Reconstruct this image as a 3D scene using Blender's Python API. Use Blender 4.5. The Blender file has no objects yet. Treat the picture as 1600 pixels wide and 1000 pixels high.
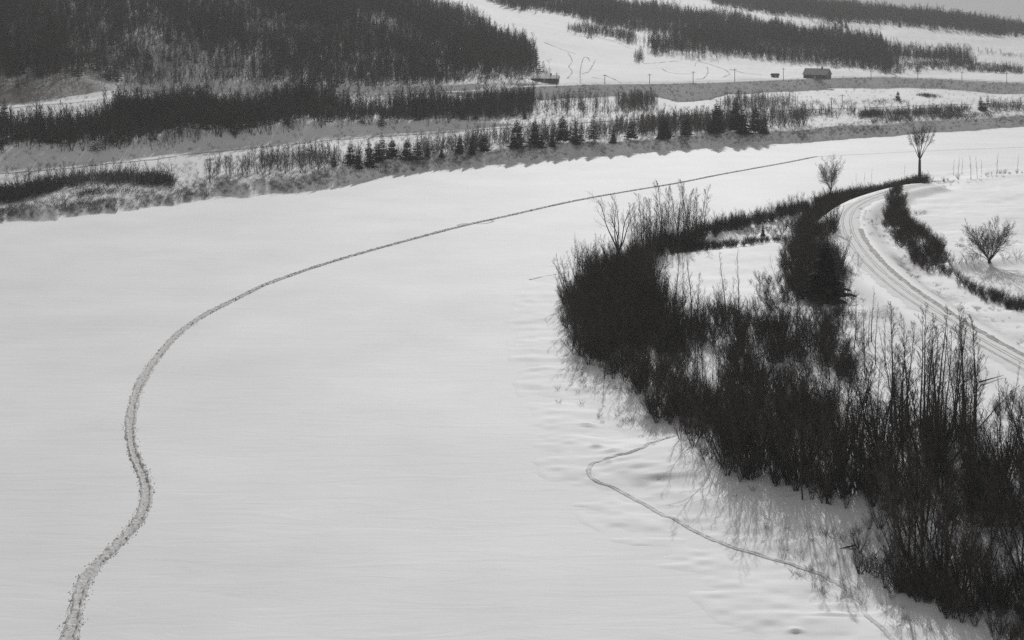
import bpy, math, random
import numpy as np

# ------------------------------------------------------------------ camera, sky, sun, exposure
scene = bpy.context.scene
F, HZ, CAMZ = 2198.0, 40.0, 50.0          # focal length and horizon row of a 1600x1000 view, camera height (m)
cam_d = bpy.data.cameras.new("camera")
cam = bpy.data.objects.new("camera", cam_d)
scene.collection.objects.link(cam)
cam.location = (0, 0, CAMZ)
cam.rotation_euler = (math.radians(90), 0, 0)
cam_d.sensor_width = 36.0
cam_d.lens = 36.0 * F / 1600.0
cam_d.shift_y = -(500 - HZ) / 1600.0       # level view camera with a falling front
cam_d.clip_start, cam_d.clip_end = 1.0, 30000.0
scene.camera = cam

SUN_EL, SUN_AZ = math.radians(27), math.radians(7)      # azimuth clockwise from +Y (straight ahead)
world = bpy.data.worlds.new("World")
scene.world = world
world.use_nodes = True
wn, wl = world.node_tree.nodes, world.node_tree.links
sky = wn.new("ShaderNodeTexSky")
sky.sky_type = 'NISHITA'
sky.sun_disc = False
sky.sun_elevation, sky.sun_rotation = SUN_EL, SUN_AZ
sky.air_density, sky.dust_density, sky.ozone_density = 1.0, 0.6, 1.0
bw = wn.new("ShaderNodeRGBToBW")           # black and white film
wl.new(sky.outputs[0], bw.inputs[0])
veil = wn.new("ShaderNodeMix")             # thin even winter cloud over the blue
veil.data_type = 'RGBA'
veil.inputs[0].default_value = 0.7
wl.new(bw.outputs[0], veil.inputs[6])
veil.inputs[7].default_value = (7.0, 7.0, 7.0, 1)
wl.new(veil.outputs[2], wn["Background"].inputs[0])
wn["Background"].inputs[1].default_value = 0.05
sun_d = bpy.data.lights.new("sun", 'SUN')
sun = bpy.data.objects.new("sun", sun_d)
scene.collection.objects.link(sun)
sun_d.energy, sun_d.angle, sun_d.color = 3.1, math.radians(0.5), (1.0, 0.99, 0.985)
sun.location = (0, 0, 300)
sun.rotation_euler = (-(math.pi / 2 - SUN_EL), 0, -SUN_AZ)  # lamp shines from ahead towards the viewer
scene.view_settings.view_transform = 'Standard'
scene.view_settings.look = 'None'
scene.view_settings.gamma = 1
scene.view_settings.exposure = 0.0
scene.view_settings.use_curve_mapping = False
scene.cycles.use_denoising = False       # the photograph has film grain and hair-fine twigs
scene.cycles.max_bounces = 6
scene.cycles.diffuse_bounces = 3
scene.cycles.volume_bounces = 0
scene.cycles.transparent_max_bounces = 4

rs = np.random.RandomState(7)
random.seed(7)
COL = scene.collection

# ------------------------------------------------------------------ helpers
def P(u, v, z=0.0):
    """world point seen at photo pixel (u, v) when it stands at height z"""
    y = (CAMZ - z) * F / (v - HZ)
    return np.array(((u - 800) * y / F, y, z))

def lattice(seed, n=256):
    return np.random.RandomState(seed).rand(n, n)
LAT = [lattice(100 + i) for i in range(4)]
def vnoise(x, y, s, k=0):
    x = np.asarray(x, float) / s + 517.3; y = np.asarray(y, float) / s + 331.7
    xi, yi = np.floor(x).astype(int), np.floor(y).astype(int)
    fx, fy = x - xi, y - yi
    fx, fy = fx * fx * (3 - 2 * fx), fy * fy * (3 - 2 * fy)
    L = LAT[k]; a = lambda i, j: L[(xi + i) % 256, (yi + j) % 256]
    return (a(0, 0) * (1 - fx) + a(1, 0) * fx) * (1 - fy) + (a(0, 1) * (1 - fx) + a(1, 1) * fx) * fy - 0.5

def sstep(a, b, x):
    t = np.clip((x - a) / (b - a), 0, 1)
    return t * t * (3 - 2 * t)

def dist_line(x, y, pts):
    x, y = np.asarray(x, float), np.asarray(y, float)
    best = np.full(x.shape, 1e9)
    for (ax, ay), (bx, by) in zip(pts[:-1], pts[1:]):
        dx, dy = bx - ax, by - ay
        t = np.clip(((x - ax) * dx + (y - ay) * dy) / (dx * dx + dy * dy + 1e-9), 0, 1)
        best = np.minimum(best, np.hypot(x - ax - t * dx, y - ay - t * dy))
    return best

def inside(x, y, poly):
    x, y = np.asarray(x, float), np.asarray(y, float)
    c = np.zeros(x.shape, bool)
    n = len(poly)
    for i in range(n):
        (ax, ay), (bx, by) = poly[i], poly[(i + 1) % n]
        if ay == by: continue
        c ^= ((ay > y) != (by > y)) & (x < (bx - ax) * (y - ay) / (by - ay) + ax)
    return c

def catmull(pts, step):
    pts = [np.array(p, float) for p in pts]
    pts = [2 * pts[0] - pts[1]] + pts + [2 * pts[-1] - pts[-2]]
    out = []
    for i in range(1, len(pts) - 2):
        p0, p1, p2, p3 = pts[i - 1:i + 3]
        n = max(2, int(np.linalg.norm(p2 - p1) / step))
        for k in range(n):
            t = k / n
            out.append(0.5 * (2 * p1 + (p2 - p0) * t + (2 * p0 - 5 * p1 + 4 * p2 - p3) * t * t + (3 * p1 - p0 - 3 * p2 + p3) * t ** 3))
    out.append(pts[-2])
    return np.array(out)

class MB:
    """collects tubes, boxes and polygons for one mesh"""
    def __init__(s): s.v, s.f = [], []
    def tube(s, pts, rad, sides=3, cap=True):
        b = len(s.v); n = len(pts)
        for i in range(n):
            p = pts[i]; d = pts[min(i + 1, n - 1)] - pts[max(i - 1, 0)]
            d = d / (math.sqrt(d[0] * d[0] + d[1] * d[1] + d[2] * d[2]) + 1e-9)
            a = (0, d[2], -d[1]) if abs(d[0]) < 0.7 else (-d[2], 0, d[0])
            l = math.sqrt(a[0] ** 2 + a[1] ** 2 + a[2] ** 2) + 1e-9
            a = (a[0] / l, a[1] / l, a[2] / l)
            c = (d[1] * a[2] - d[2] * a[1], d[2] * a[0] - d[0] * a[2], d[0] * a[1] - d[1] * a[0])
            for k in range(sides):
                t = 2 * math.pi * k / sides; ct, st = math.cos(t) * rad[i], math.sin(t) * rad[i]
                s.v.append((p[0] + a[0] * ct + c[0] * st, p[1] + a[1] * ct + c[1] * st, p[2] + a[2] * ct + c[2] * st))
        for i in range(n - 1):
            for k in range(sides):
                q = b + i * sides; k2 = (k + 1) % sides
                s.f.append((q + k, q + k2, q + sides + k2, q + sides + k))
        if cap: s.f.append(tuple(b + (n - 1) * sides + k for k in range(sides)))
    def poly(s, pts):
        b = len(s.v); s.v += [tuple(p) for p in pts]; s.f.append(tuple(range(b, b + len(pts))))
    def box(s, x0, x1, y0, y1, z0, z1):
        b = len(s.v)
        s.v += [(x0, y0, z0), (x1, y0, z0), (x1, y1, z0), (x0, y1, z0), (x0, y0, z1), (x1, y0, z1), (x1, y1, z1), (x0, y1, z1)]
        s.f += [tuple(b + i for i in q) for q in ((3, 2, 1, 0), (4, 5, 6, 7), (0, 1, 5, 4), (1, 2, 6, 5), (2, 3, 7, 6), (3, 0, 4, 7))]
    def mesh(s, name, mat, smooth=False):
        m = bpy.data.meshes.new(name)
        m.from_pydata(s.v, [], s.f)
        if mat: m.materials.append(mat)
        if smooth: m.polygons.foreach_set("use_smooth", [True] * len(m.polygons))
        return m

def link(name, data, parent=None):
    o = bpy.data.objects.new(name, data)
    COL.objects.link(o)
    if parent: o.parent = parent
    return o
def tag(o, label, cat, group=None, kind=None):
    o["label"] = label; o["category"] = cat
    if group: o["group"] = group
    if kind: o["kind"] = kind
    return o
def structure(o):
    o["kind"] = "structure"; return o

# ------------------------------------------------------------------ materials
def material(name, color, rough=0.9, var=0.3, scale=2.0, spec=0.2, bump=0.0, bscale=8.0):
    m = bpy.data.materials.new(name); m.use_nodes = True
    n, l = m.node_tree.nodes, m.node_tree.links
    b = n["Principled BSDF"]
    b.inputs["Roughness"].default_value = rough
    b.inputs["Specular IOR Level"].default_value = spec
    tc = n.new("ShaderNodeTexCoord"); tx = n.new("ShaderNodeTexNoise")
    tx.inputs["Scale"].default_value = scale; tx.inputs["Detail"].default_value = 5
    l.new(tc.outputs["Object"], tx.inputs["Vector"])
    r = n.new("ShaderNodeValToRGB")
    r.color_ramp.elements[0].position, r.color_ramp.elements[1].position = 0.3, 0.7
    r.color_ramp.elements[0].color = [c * (1 - var) for c in color] + [1]
    r.color_ramp.elements[1].color = [min(1, c * (1 + var)) for c in color] + [1]
    l.new(tx.outputs[0], r.inputs[0]); l.new(r.outputs[0], b.inputs["Base Color"])
    if bump:
        t2 = n.new("ShaderNodeTexNoise"); t2.inputs["Scale"].default_value = bscale; t2.inputs["Detail"].default_value = 6
        l.new(tc.outputs["Object"], t2.inputs["Vector"])
        bp = n.new("ShaderNodeBump"); bp.inputs["Distance"].default_value = bump
        l.new(t2.outputs[0], bp.inputs["Height"]); l.new(bp.outputs[0], b.inputs["Normal"])
    return m

def snow_material(name, base=0.80, grass=False, ripple=0.05, spec=0.25):
    """wind-packed snow: drift ripples running across the wind, fine grain, dry stalks where the mesh carries 'cover'"""
    m = bpy.data.materials.new(name); m.use_nodes = True
    n, l = m.node_tree.nodes, m.node_tree.links
    b = n["Principled BSDF"]
    b.inputs["Roughness"].default_value = 0.75
    b.inputs["Specular IOR Level"].default_value = spec
    geo = n.new("ShaderNodeNewGeometry")
    mp = n.new("ShaderNodeMapping"); mp.inputs["Scale"].default_value = (0.075, 0.34, 0.5); mp.inputs["Rotation"].default_value = (0, 0, 0.10)
    l.new(geo.outputs["Position"], mp.inputs["Vector"])
    t1 = n.new("ShaderNodeTexNoise"); t1.inputs["Scale"].default_value = 1.0; t1.inputs["Detail"].default_value = 6; t1.inputs["Roughness"].default_value = 0.62
    t1.inputs["Distortion"].default_value = 1.1
    l.new(mp.outputs[0], t1.inputs["Vector"])
    t2 = n.new("ShaderNodeTexNoise"); t2.inputs["Scale"].default_value = 0.035; t2.inputs["Detail"].default_value = 7; t2.inputs["Roughness"].default_value = .6
    l.new(geo.outputs["Position"], t2.inputs["Vector"])
    t3 = n.new("ShaderNodeTexNoise"); t3.inputs["Scale"].default_value = 7.0; t3.inputs["Detail"].default_value = 3
    l.new(geo.outputs["Position"], t3.inputs["Vector"])
    add = n.new("ShaderNodeMath"); add.operation = 'MULTIPLY_ADD'; add.inputs[1].default_value = 0.10
    l.new(t3.outputs[0], add.inputs[0]); l.new(t1.outputs[0], add.inputs[2])
    bp = n.new("ShaderNodeBump"); bp.inputs["Strength"].default_value = 1.0; bp.inputs["Distance"].default_value = ripple
    l.new(add.outputs[0], bp.inputs["Height"]); l.new(bp.outputs[0], b.inputs["Normal"])
    r = n.new("ShaderNodeValToRGB")
    r.color_ramp.elements[0].position, r.color_ramp.elements[1].position = 0.32, 0.68
    r.color_ramp.elements[0].color = (base * .90, base * .897, base * .912, 1)
    r.color_ramp.elements[1].color = (base * 1.03, base * 1.026, base * 1.042, 1)
    l.new(t2.outputs[0], r.inputs[0])
    out = r.outputs[0]
    if grass:
        at = n.new("ShaderNodeAttribute"); at.attribute_name = "cover"
        t4 = n.new("ShaderNodeTexNoise"); t4.inputs["Scale"].default_value = 0.9; t4.inputs["Detail"].default_value = 7; t4.inputs["Roughness"].default_value = 0.75
        l.new(geo.outputs["Position"], t4.inputs["Vector"])
        sm = n.new("ShaderNodeMath"); sm.operation = 'ADD'
        l.new(at.outputs["Fac"], sm.inputs[0]); l.new(t4.outputs[0], sm.inputs[1])
        rr = n.new("ShaderNodeMapRange"); rr.inputs[1].default_value = 0.85; rr.inputs[2].default_value = 1.25
        l.new(sm.outputs[0], rr.inputs[0])
        mx = n.new("ShaderNodeMix"); mx.data_type = 'RGBA'
        l.new(rr.outputs[0], mx.inputs[0]); l.new(out, mx.inputs[6]); mx.inputs[7].default_value = (0.16, 0.152, 0.145, 1)
        out = mx.outputs[2]
    l.new(out, b.inputs["Base Color"])
    return m

M_ICE = snow_material("river_snow", 0.80, ripple=0.085)
M_LAND = snow_material("bank_snow", 0.81, grass=True, ripple=0.05)
M_FAR = snow_material("hill_snow", 0.81, grass=True, ripple=0.08, spec=0.05)
M_TRAIL = material("churned_snow", (0.56, 0.555, 0.548), var=0.34, scale=2.5, bump=0.05, bscale=5.0)
M_RUT = material("trodden_snow", (0.70, 0.695, 0.69), var=0.2, scale=1.5, bump=0.06, bscale=3.0)
M_LANE = material("packed_snow", (0.78, 0.78, 0.78), var=0.05, scale=0.35, bump=0.03, bscale=2.0)
M_TRACK = material("wheel_track", (0.42, 0.415, 0.41), var=0.3, scale=0.5)
M_GRIT = material("gritty_snow", (0.40, 0.395, 0.385), var=0.5, scale=1.6, bump=0.05, bscale=4)
M_GULLY = material("gully_brush", (0.46, 0.455, 0.45), var=0.4, scale=0.6)
M_BARK = material("dark_bark", (0.065, 0.059, 0.054), var=0.45, scale=3.0, spec=0.1)
M_TWIG = material("dark_twigs", (0.060, 0.054, 0.050), var=0.4, scale=1.0, spec=0.1)
M_PALE = material("pale_bark", (0.15, 0.142, 0.136), var=0.35, scale=3.0, spec=0.1)
M_FARTWIG = material("far_twigs", (0.072, 0.067, 0.063), var=0.45, scale=0.15, spec=0.05)
M_GREYTWIG = material("grey_twigs", (0.12, 0.113, 0.107), var=0.4, scale=0.15, spec=0.05)
M_DRY = material("dry_stalks", (0.17, 0.16, 0.15), var=0.35, scale=0.2, spec=0.05)
M_NEEDLE = material("spruce_needles", (0.022, 0.022, 0.021), var=0.4, scale=2.0, spec=0.15)
M_WOOD = material("weathered_boards", (0.13, 0.125, 0.12), var=0.3, scale=1.5)
M_ROOF = material("grey_roofing", (0.42, 0.415, 0.41), var=0.2, scale=1.0)
M_SNOWROOF = material("roof_snow", (0.75, 0.75, 0.75), var=0.05)
M_GLASS = material("dark_window", (0.02, 0.02, 0.02), rough=0.15, var=0.1, spec=0.5)
M_POLE = material("pole_wood", (0.06, 0.056, 0.052), var=0.2)

# ------------------------------------------------------------------ far side: terrain from the far shore to the ridge
def L(u, *kn):
    return np.interp(u, [k[0] for k in kn], [k[1] for k in kn])

def far_knots(u):
    u = np.asarray(u, float)
    wob = 9 * vnoise(u, u * 0, 61, 0) + 6 * vnoise(u, u * 0 + 9, 23.3, 1) + 4 * vnoise(u, u * 0 + 19, 9.1, 2)
    vS = L(u, (-900, 445), (-300, 385), (0, 352), (60, 343), (200, 327), (300, 313), (400, 305), (530, 290), (600, 276), (700, 264), (800, 254), (900, 245),
           (1000, 238), (1100, 230), (1200, 225), (1300, 219), (1400, 211), (1500, 204), (1600, 198), (1900, 188), (2600, 178))
    dS = CAMZ * F / (vS - HZ) + wob
    bh = 4.6 + 1.2 * vnoise(u, u * 0 + 40, 70, 2) + L(u, (0, -2.2), (300, -1.9), (520, 0), (1200, .3), (1600, 0))
    bw_ = bh / L(u, (0, .36), (380, .40), (560, .62), (2000, .66)) * (1 + L(u, (420, 0), (600, .2)) * vnoise(u, u * 0 + 70, 43.7, 3))
    vR1 = L(u, (-900, 350), (-300, 300), (0, 272), (100, 264), (160, 257), (225, 251), (275, 243), (400, 231), (500, 221), (575, 215), (650, 210), (800, 200), (1000, 186), (1200, 174), (1600, 160), (2600, 150))
    dR1 = np.maximum((CAMZ - 7) * F / (vR1 - HZ), dS + bw_ + 18)
    vR2 = L(u, (-900, 215), (-300, 190), (0, 170), (100, 161), (150, 155), (210, 147), (250, 146), (400, 148), (600, 147), (750, 143), (800, 137), (900, 133), (1000, 132), (1100, 130), (1200, 126), (1300, 122), (1400, 121), (1500, 125), (1600, 130), (2600, 135))
    zR2 = L(u, (-900, 18), (800, 18), (1200, 16), (1600, 14))
    dR2 = (CAMZ - zR2) * F / (vR2 - HZ)
    c = L(u, (600, 1), (840, 0)) * (1 + 0.5 * vnoise(u, u * 0 + 3, 60, 2))
    e = L(u, (700, 0), (860, 1), (1030, 1), (1060, 1.5), (1110, 1.6), (1140, 1), (2600, 1)) * (1 + 0.3 * vnoise(u, u * 0 + 5, 45, 1))
    c2 = L(u, (-300, 1), (130, 1), (180, .45), (740, .4), (860, 0.02)) * (1 + 0.6 * vnoise(u, u * 0 + 8, 40, 3))
    d10, z10 = dR2 + 9 + 1 + 9 * c2, zR2 + .3 + 7.5 * c2
    tabs = [  # u: four (d, z) points of the hill behind the upper road
        (-900, (760, 60), (1000, 110), (1300, 140), (1800, 150)), (0, (690, 50), (810, 78), (1100, 115), (1800, 140)),
        (400, (760, 40), (880, 66), (1150, 108), (1800, 135)), (600, (800, 36), (930, 58), (1150, 90), (1800, 125)),
        (720, (850, 36), (1000, 52), (1200, 72), (1800, 115)), (800, (880, 31), (1100, 52), (1400, 80), (1800, 105)),
        (1000, (1000, 28), (1250, 45), (1500, 68), (1900, 88)), (1200, (1020, 20), (1250, 40), (1500, 60), (1900, 82)),
        (1400, (1050, 20), (1200, 30), (1500, 50.5), (1750, 63)), (1600, (1100, 20), (1300, 28.5), (1520, 37), (1720, 42.5)),
        (1900, (1100, 16), (1300, 23), (1500, 28), (1700, 33)), (2600, (1100, 15), (1300, 18), (1500, 22), (1700, 24))]
    us = [t[0] for t in tabs]
    hill = [(np.interp(u, us, [t[k][0] for t in tabs]), np.interp(u, us, [t[k][1] for t in tabs])) for k in (1, 2, 3, 4)]
    zr = hill[3][1]
    D = [dS - 10, dS, dS + bw_, dS + bw_ + 8, dR1, dR1 + 7, dR1 + 7.5 + 9.5 * c, dR2 - 1 - 7.5 * e, dR2, dR2 + 9, d10] + [h[0] for h in hill] + [hill[3][0] + 150, hill[3][0] + 700, 5200 + 0 * u]
    Z = [-1.2 + 0 * u, 0 * u, bh, bh + .6, 7 + 0 * u, 7.1 + 0 * u, 7.1 + 6.5 * c, zR2 - .4 - 6 * e, zR2, zR2 + .1, z10] + [h[1] for h in hill] + [zr - 2, np.maximum(zr - 40, 1), 1 + 0 * u]
    D = np.array(D)
    for k in range(1, len(D)): D[k] = np.maximum(D[k], D[k - 1] + 0.4)
    return D, np.array(Z)

UG = np.concatenate([np.arange(-900, -150, 20), np.arange(-150, 1750, 2.5), np.arange(1750, 2601, 20)])
KD, KZ = far_knots(UG)
def rough(x, y, d, j=None):
    g = sstep(0, 40, d)
    return g * (2.2 * vnoise(x, y, 60, 0) + 0.9 * vnoise(x, y, 22, 1)) + 0.35 * vnoise(x, y, 6, 2)
def h_far(x, y):
    x, y = np.atleast_1d(np.asarray(x, float)), np.atleast_1d(np.asarray(y, float))
    u = 800 + F * x / y
    ci = np.clip(np.interp(u, UG, np.arange(len(UG))), 0, len(UG) - 1.001)
    i0 = ci.astype(int); t = ci - i0
    D = KD[:, i0] * (1 - t) + KD[:, i0 + 1] * t
    Z = KZ[:, i0] * (1 - t) + KZ[:, i0 + 1] * t
    z = np.full(x.shape, -1.0)
    for k in range(len(D) - 1):
        m = (y >= D[k]) & (y < D[k + 1])
        z = np.where(m, Z[k] + (Z[k + 1] - Z[k]) * (y - D[k]) / (D[k + 1] - D[k]), z)
    rd = np.minimum(np.minimum(np.abs(y - D[4] - 3), np.abs(y - D[8] - 4)), 1e9)
    amp = sstep(2, 60, y - D[1]) * sstep(4, 30, rd)
    return z + amp * (2.6 * vnoise(x, y, 60, 0) + 1.7 * vnoise(x * .7, y * .5, 22, 1)) + (0.3 * vnoise(x, y, 6, 2) + .35 * vnoise(x + y * .35, y * .6, 3.1, 3)) * sstep(-2, 2, y - D[1]) * sstep(1, 5, rd)
def v_of(x, y, z):
    return HZ + (CAMZ - z) * F / y

SUB = [2, 5, 3, 8, 3, 4, 10, 6, 3, 5, 14, 12, 14, 12, 4, 4, 6]
rows = []
for k, n in enumerate(SUB):
    for i in range(n):
        rows.append(KD[k] + (KD[k + 1] - KD[k]) * i / n)
rows.append(KD[-1])
RD = np.array(rows)
RX = (UG[None, :] - 800) * RD / F
RZ = h_far(RX.ravel(), RD.ravel()).reshape(RD.shape)
def grid_object(name, X, Y, Z, mat, cover=None, keep=None):
    nr, nc = X.shape
    co = np.stack([X, Y, Z], -1).reshape(-1, 3)
    a = (np.arange(nr - 1)[:, None] * nc + np.arange(nc - 1)[None, :])
    fc = np.stack([a, a + 1, a + nc + 1, a + nc], -1).reshape(-1, 4)
    if keep is not None: fc = fc[keep.reshape(-1)[fc].any(1)]
    me = bpy.data.meshes.new(name)
    me.vertices.add(len(co)); me.vertices.foreach_set("co", co.astype(np.float32).ravel())
    me.loops.add(fc.size); me.loops.foreach_set("vertex_index", fc.astype(np.int32).ravel())
    me.polygons.add(len(fc)); me.polygons.foreach_set("loop_start", np.arange(0, fc.size, 4, dtype=np.int32))
    me.polygons.foreach_set("use_smooth", np.ones(len(fc), bool))
    if cover is not None:
        at = me.attributes.new("cover", 'FLOAT', 'POINT'); at.data.foreach_set("value", cover.astype(np.float32).ravel())
    me.update(calc_edges=True); me.validate()
    me.materials.append(mat)
    return structure(link(name, me))
split = sum(SUB[:9])
# darker cover mixed into the snow colour: on the river bank and on the two road cuts
krow = np.concatenate([np.full(n, k) + np.arange(n) / n for k, n in enumerate(SUB)] + [[len(SUB)]])
base_cov = np.interp(krow, [0, 1, 1.2, 2, 2.6, 3, 5.2, 5.6, 6.2, 7, 7.3, 7.9, 8.2, 9.3, 10, 11], [0, 0, .22, .28, .2, .05, .05, .30, .2, .1, .22, .25, .05, .25, .2, .12])
COV = base_cov[:, None] + 0 * RD + 0.25 * vnoise(RX, RD, 14, 3)
COV += .5 * ((krow > 9.1) & (krow < 11.2))[:, None] * (1 - sstep(120, 260, UG))[None, :]  # more of the darker cover on the left slope above the upper road
grid_object("far_bank", RX[:split + 1], RD[:split + 1], RZ[:split + 1], M_FAR, COV[:split + 1])
grid_object("hills", RX[split:], RD[split:], RZ[split:], M_FAR, COV[split:])

# ------------------------------------------------------------------ frozen river
ice = MB()
ice.poly([(-2500, -400, 0), (2500, -400, 0), (2500, 1400, 0), (-2500, 1400, 0)])
structure(link("frozen_river", ice.mesh("frozen_river", M_ICE)))

# ------------------------------------------------------------------ near side: the point of land with the thicket, fields and lane
def W(pts, z=0.0):
    return [tuple(P(u, v, z)[:2]) for u, v in pts]
LAND = W([(870, 430), (850, 470), (842, 520), (862, 590), (890, 660), (915, 730), (965, 790), (1060, 850), (1150, 900), (1215, 960), (1255, 1010), (1300, 1080), (1380, 1250),
          (2300, 1250), (2600, 420), (2300, 236), (1900, 246), (1600, 262), (1520, 268), (1440, 275), (1330, 299), (1260, 320), (1180, 341), (1085, 364), (990, 384), (920, 400)])
LANE_PX = [(1800, 690), (1700, 632), (1600, 573), (1520, 528), (1450, 483), (1400, 448), (1360, 412), (1334, 378), (1324, 350), (1329, 330), (1352, 314), (1390, 300.5), (1425, 291.5), (1450, 288)]
LANE = catmull([P(u, v, 4.4)[:2] for u, v in LANE_PX], 1.0)
LANE_S = [tuple(p) for p in LANE[::5]]
LEVEE = W([(985, 385), (1085, 366), (1180, 343), (1260, 322), (1330, 300)], 3)
SCARP = W([(1490, 416), (1540, 413), (1600, 405), (1700, 392)], 3)
BUMPS = [(918, 662, .34, 1.1, .6), (932, 697, .42, .8, .45), (958, 706, .3, 1.0, .4), (952, 722, .25, .4, .3), (1035, 747, .32, 3.0, 1.3), (990, 733, .16, 3.5, .8), (1243, 984, .22, .6, .4), (880, 560, .25, 3, 1.0), (850, 575, .22, 4, 1.0), (1300, 958, .2, 2.6, .4), (830, 500, .2, 4, 1.2)]
def sdist(x, y, poly):
    d = dist_line(x, y, list(poly) + [poly[0]])
    return np.where(inside(x, y, poly), d, -d)
def h_near(x, y):
    x, y = np.atleast_1d(np.asarray(x, float)), np.atleast_1d(np.asarray(y, float))
    sd = sdist(x, y, LAND)
    dl = dist_line(x, y, LANE_S)
    drift = 0.22 * vnoise(x * .45, y, 2.6, 3) + 0.16 * vnoise(x * .6, y, 1.1, 1) + .3 * vnoise(x * .5, y, 6, 0)
    z = -0.5 + 0.5 * sstep(-9, -5, sd) + 0.2 * sstep(-6, 1, sd) + drift * sstep(-9, -3, sd) * (1 - sstep(10, 16, sd)) + 0.9 * sstep(1, 14, sd) + 1.7 * sstep(10, 32, sd)
    z += 1.3 * (1 - sstep(1, 9, dist_line(x, y, LEVEE)))
    z += 0.9 * (1 - sstep(0, 6, dist_line(x, y, SCARP)))
    calm = sstep(4, 9, dl)
    z += calm * sstep(-2, 8, sd) * (0.9 * vnoise(x, y, 17, 0) + 0.45 * vnoise(x, y, 6.5, 1) + 0.14 * vnoise(x, y, 2.2, 2))
    k = 1 - sstep(3.6, 8.5, dl)
    z = z * (1 - k) + 4.4 * k
    for u, v, a, sx, sy in BUMPS:
        q = P(u, v, 0.3)
        ex, ey = (x - q[0]) / sx, (y - q[1]) / sy
        z += a * np.exp(-ex * ex - np.where(ey < 0, ey * 1.8, ey * .7) ** 2) * np.clip(sstep(-9, -2, sd) + .001, 0, 1)
    return z
gu = np.concatenate([np.arange(720, 1640, 2.0), np.arange(1640, 2300, 10)])
gv = np.concatenate([np.arange(236, 420, 1.0), np.arange(420, 1120, 2.0)])[::-1]
GU, GV = np.meshgrid(gu, gv)
NY = CAMZ * F / (GV - HZ); NX = (GU - 800) * NY / F
NZ = h_near(NX.ravel(), NY.ravel()).reshape(NX.shape)
ncov = 0.14 + 0.5 * vnoise(NX, NY, 9, 3) + 0.25 * sstep(4, 7, dist_line(NX, NY, LANE_S)) * (1 - sstep(8, 16, dist_line(NX, NY, LANE_S)))
sd_ = sdist(NX, NY, LAND)
ncov = np.where(sd_ < 12, -0.3 + sd_ * 0.02, ncov)
FIELDS = [W([(1000, 400), (1225, 378), (1228, 420), (1180, 450), (1060, 470), (1010, 430)], 2.6), W([(1430, 300), (1600, 275), (2200, 260), (2200, 480), (1620, 480), (1500, 425), (1440, 360)], 2.8)]
for fpoly in FIELDS: ncov = np.where(inside(NX, NY, fpoly), -0.35, ncov)
grid_object("ground", NX, NY, NZ, M_LAND, ncov, keep=NZ > -0.25)

def h_any(x, y):
    if y > 330 and (800 + F * x / y) < 3000:
        z = float(h_far(x, y)[0])
        if z > 0 and sdist(np.array([x]), np.array([y]), LAND)[0] < 0: return z
    return max(0.0, float(h_near(x, y)[0]))

# ------------------------------------------------------------------ ribbons draped on the ground: trails, lane, ruts
def ribbon(name, path, prof, hf, mat, jit=0.0, seed=0, lift=0.0):
    """prof: (offset across, height) pairs; the surface follows the ground below it"""
    r = np.random.RandomState(seed)
    path = np.asarray(path)[:, :2]
    s_ = np.arange(len(path)) * np.linalg.norm(path[1] - path[0])
    wid = 1 + (jit > .01) * (.35 * vnoise(s_, s_ * 0 + seed, 4.0, 1) + .35 * vnoise(s_, s_ * 0 + seed + 5, 1.3, 2))
    t = np.gradient(path, axis=0); t /= np.linalg.norm(t, axis=1)[:, None] + 1e-9
    nrm = np.stack([t[:, 1], -t[:, 0]], -1)
    off = np.array([p[0] for p in prof]); hh = np.array([p[1] for p in prof])
    O = off[None, :] * wid[:, None] + jit * r.randn(len(path), len(off)) * (np.abs(off)[None, :] > 0.05)
    X = path[:, 0:1] + nrm[:, 0:1] * O; Y = path[:, 1:2] + nrm[:, 1:2] * O
    Z = hf(X.ravel(), Y.ravel()).reshape(X.shape) + lift + hh[None, :] * (1 + 3 * jit * r.randn(len(path), len(off)))
    return grid_object(name, X, Y, Z, mat)
flat = lambda x, y: np.zeros(np.shape(x))
TR = [(98, 1040), (106, 1005), (118, 960), (128, 918), (145, 890), (165, 869), (190, 845), (215, 815), (227, 790), (229, 765), (222, 740), (210, 710), (204, 680), (205, 650), (213, 615), (226, 588), (245, 560), (270, 530),
      (300, 505), (330, 487), (370, 467), (410, 447), (450, 432), (500, 415), (560, 397), (640, 375), (720, 354), (800, 336), (870, 320), (930, 308), (1000, 296), (1060, 286), (1120, 274), (1180, 263), (1230, 254), (1275, 245)]
tr_path = catmull([P(u, v)[:2] for u, v in TR], 0.35)
ribbon("trail", tr_path, [(-.70, -.03), (-.58, .01), (-.46, .19), (-.34, .04), (-.16, .0), (0, .06), (.16, .0), (.34, .04), (.44, .25), (.56, .02), (.70, -.03)], flat, M_TRAIL, jit=0.07, seed=3)
cl = MB(); cr_ = np.random.RandomState(66)
tt = np.gradient(tr_path, axis=0); tt /= np.linalg.norm(tt, axis=1)[:, None]
for k in range(3600):                          # clods thrown out along both edges
    i = int(len(tr_path) * cr_.rand() ** 1.7 * .8); o = cr_.choice((-1, 1)) * (.46 + .20 * abs(cr_.randn())); h = .02 + .055 * cr_.rand() ** 1.5
    x, y = tr_path[i] + np.array((tt[i][1], -tt[i][0])) * o + cr_.randn(2) * .1
    q = [(x + h * (.7 + cr_.rand()) * math.cos(a), y + h * (.7 + cr_.rand()) * math.sin(a), -.02) for a in (0, 1.57, 3.14, 4.71)]
    b = len(cl.v); cl.v += q + [(x, y, h * 1.9)]; cl.f += [(b, b + 1, b + 4), (b + 1, b + 2, b + 4), (b + 2, b + 3, b + 4), (b + 3, b, b + 4)]
co_ = link("snow_clods", cl.mesh("snow_clods", M_TRAIL)); co_["kind"] = "stuff"
faint = catmull([P(u, v)[:2] for u, v in [(1275, 245), (1340, 241.5), (1450, 236), (1600, 230), (1800, 222)]], 1.5)
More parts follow.
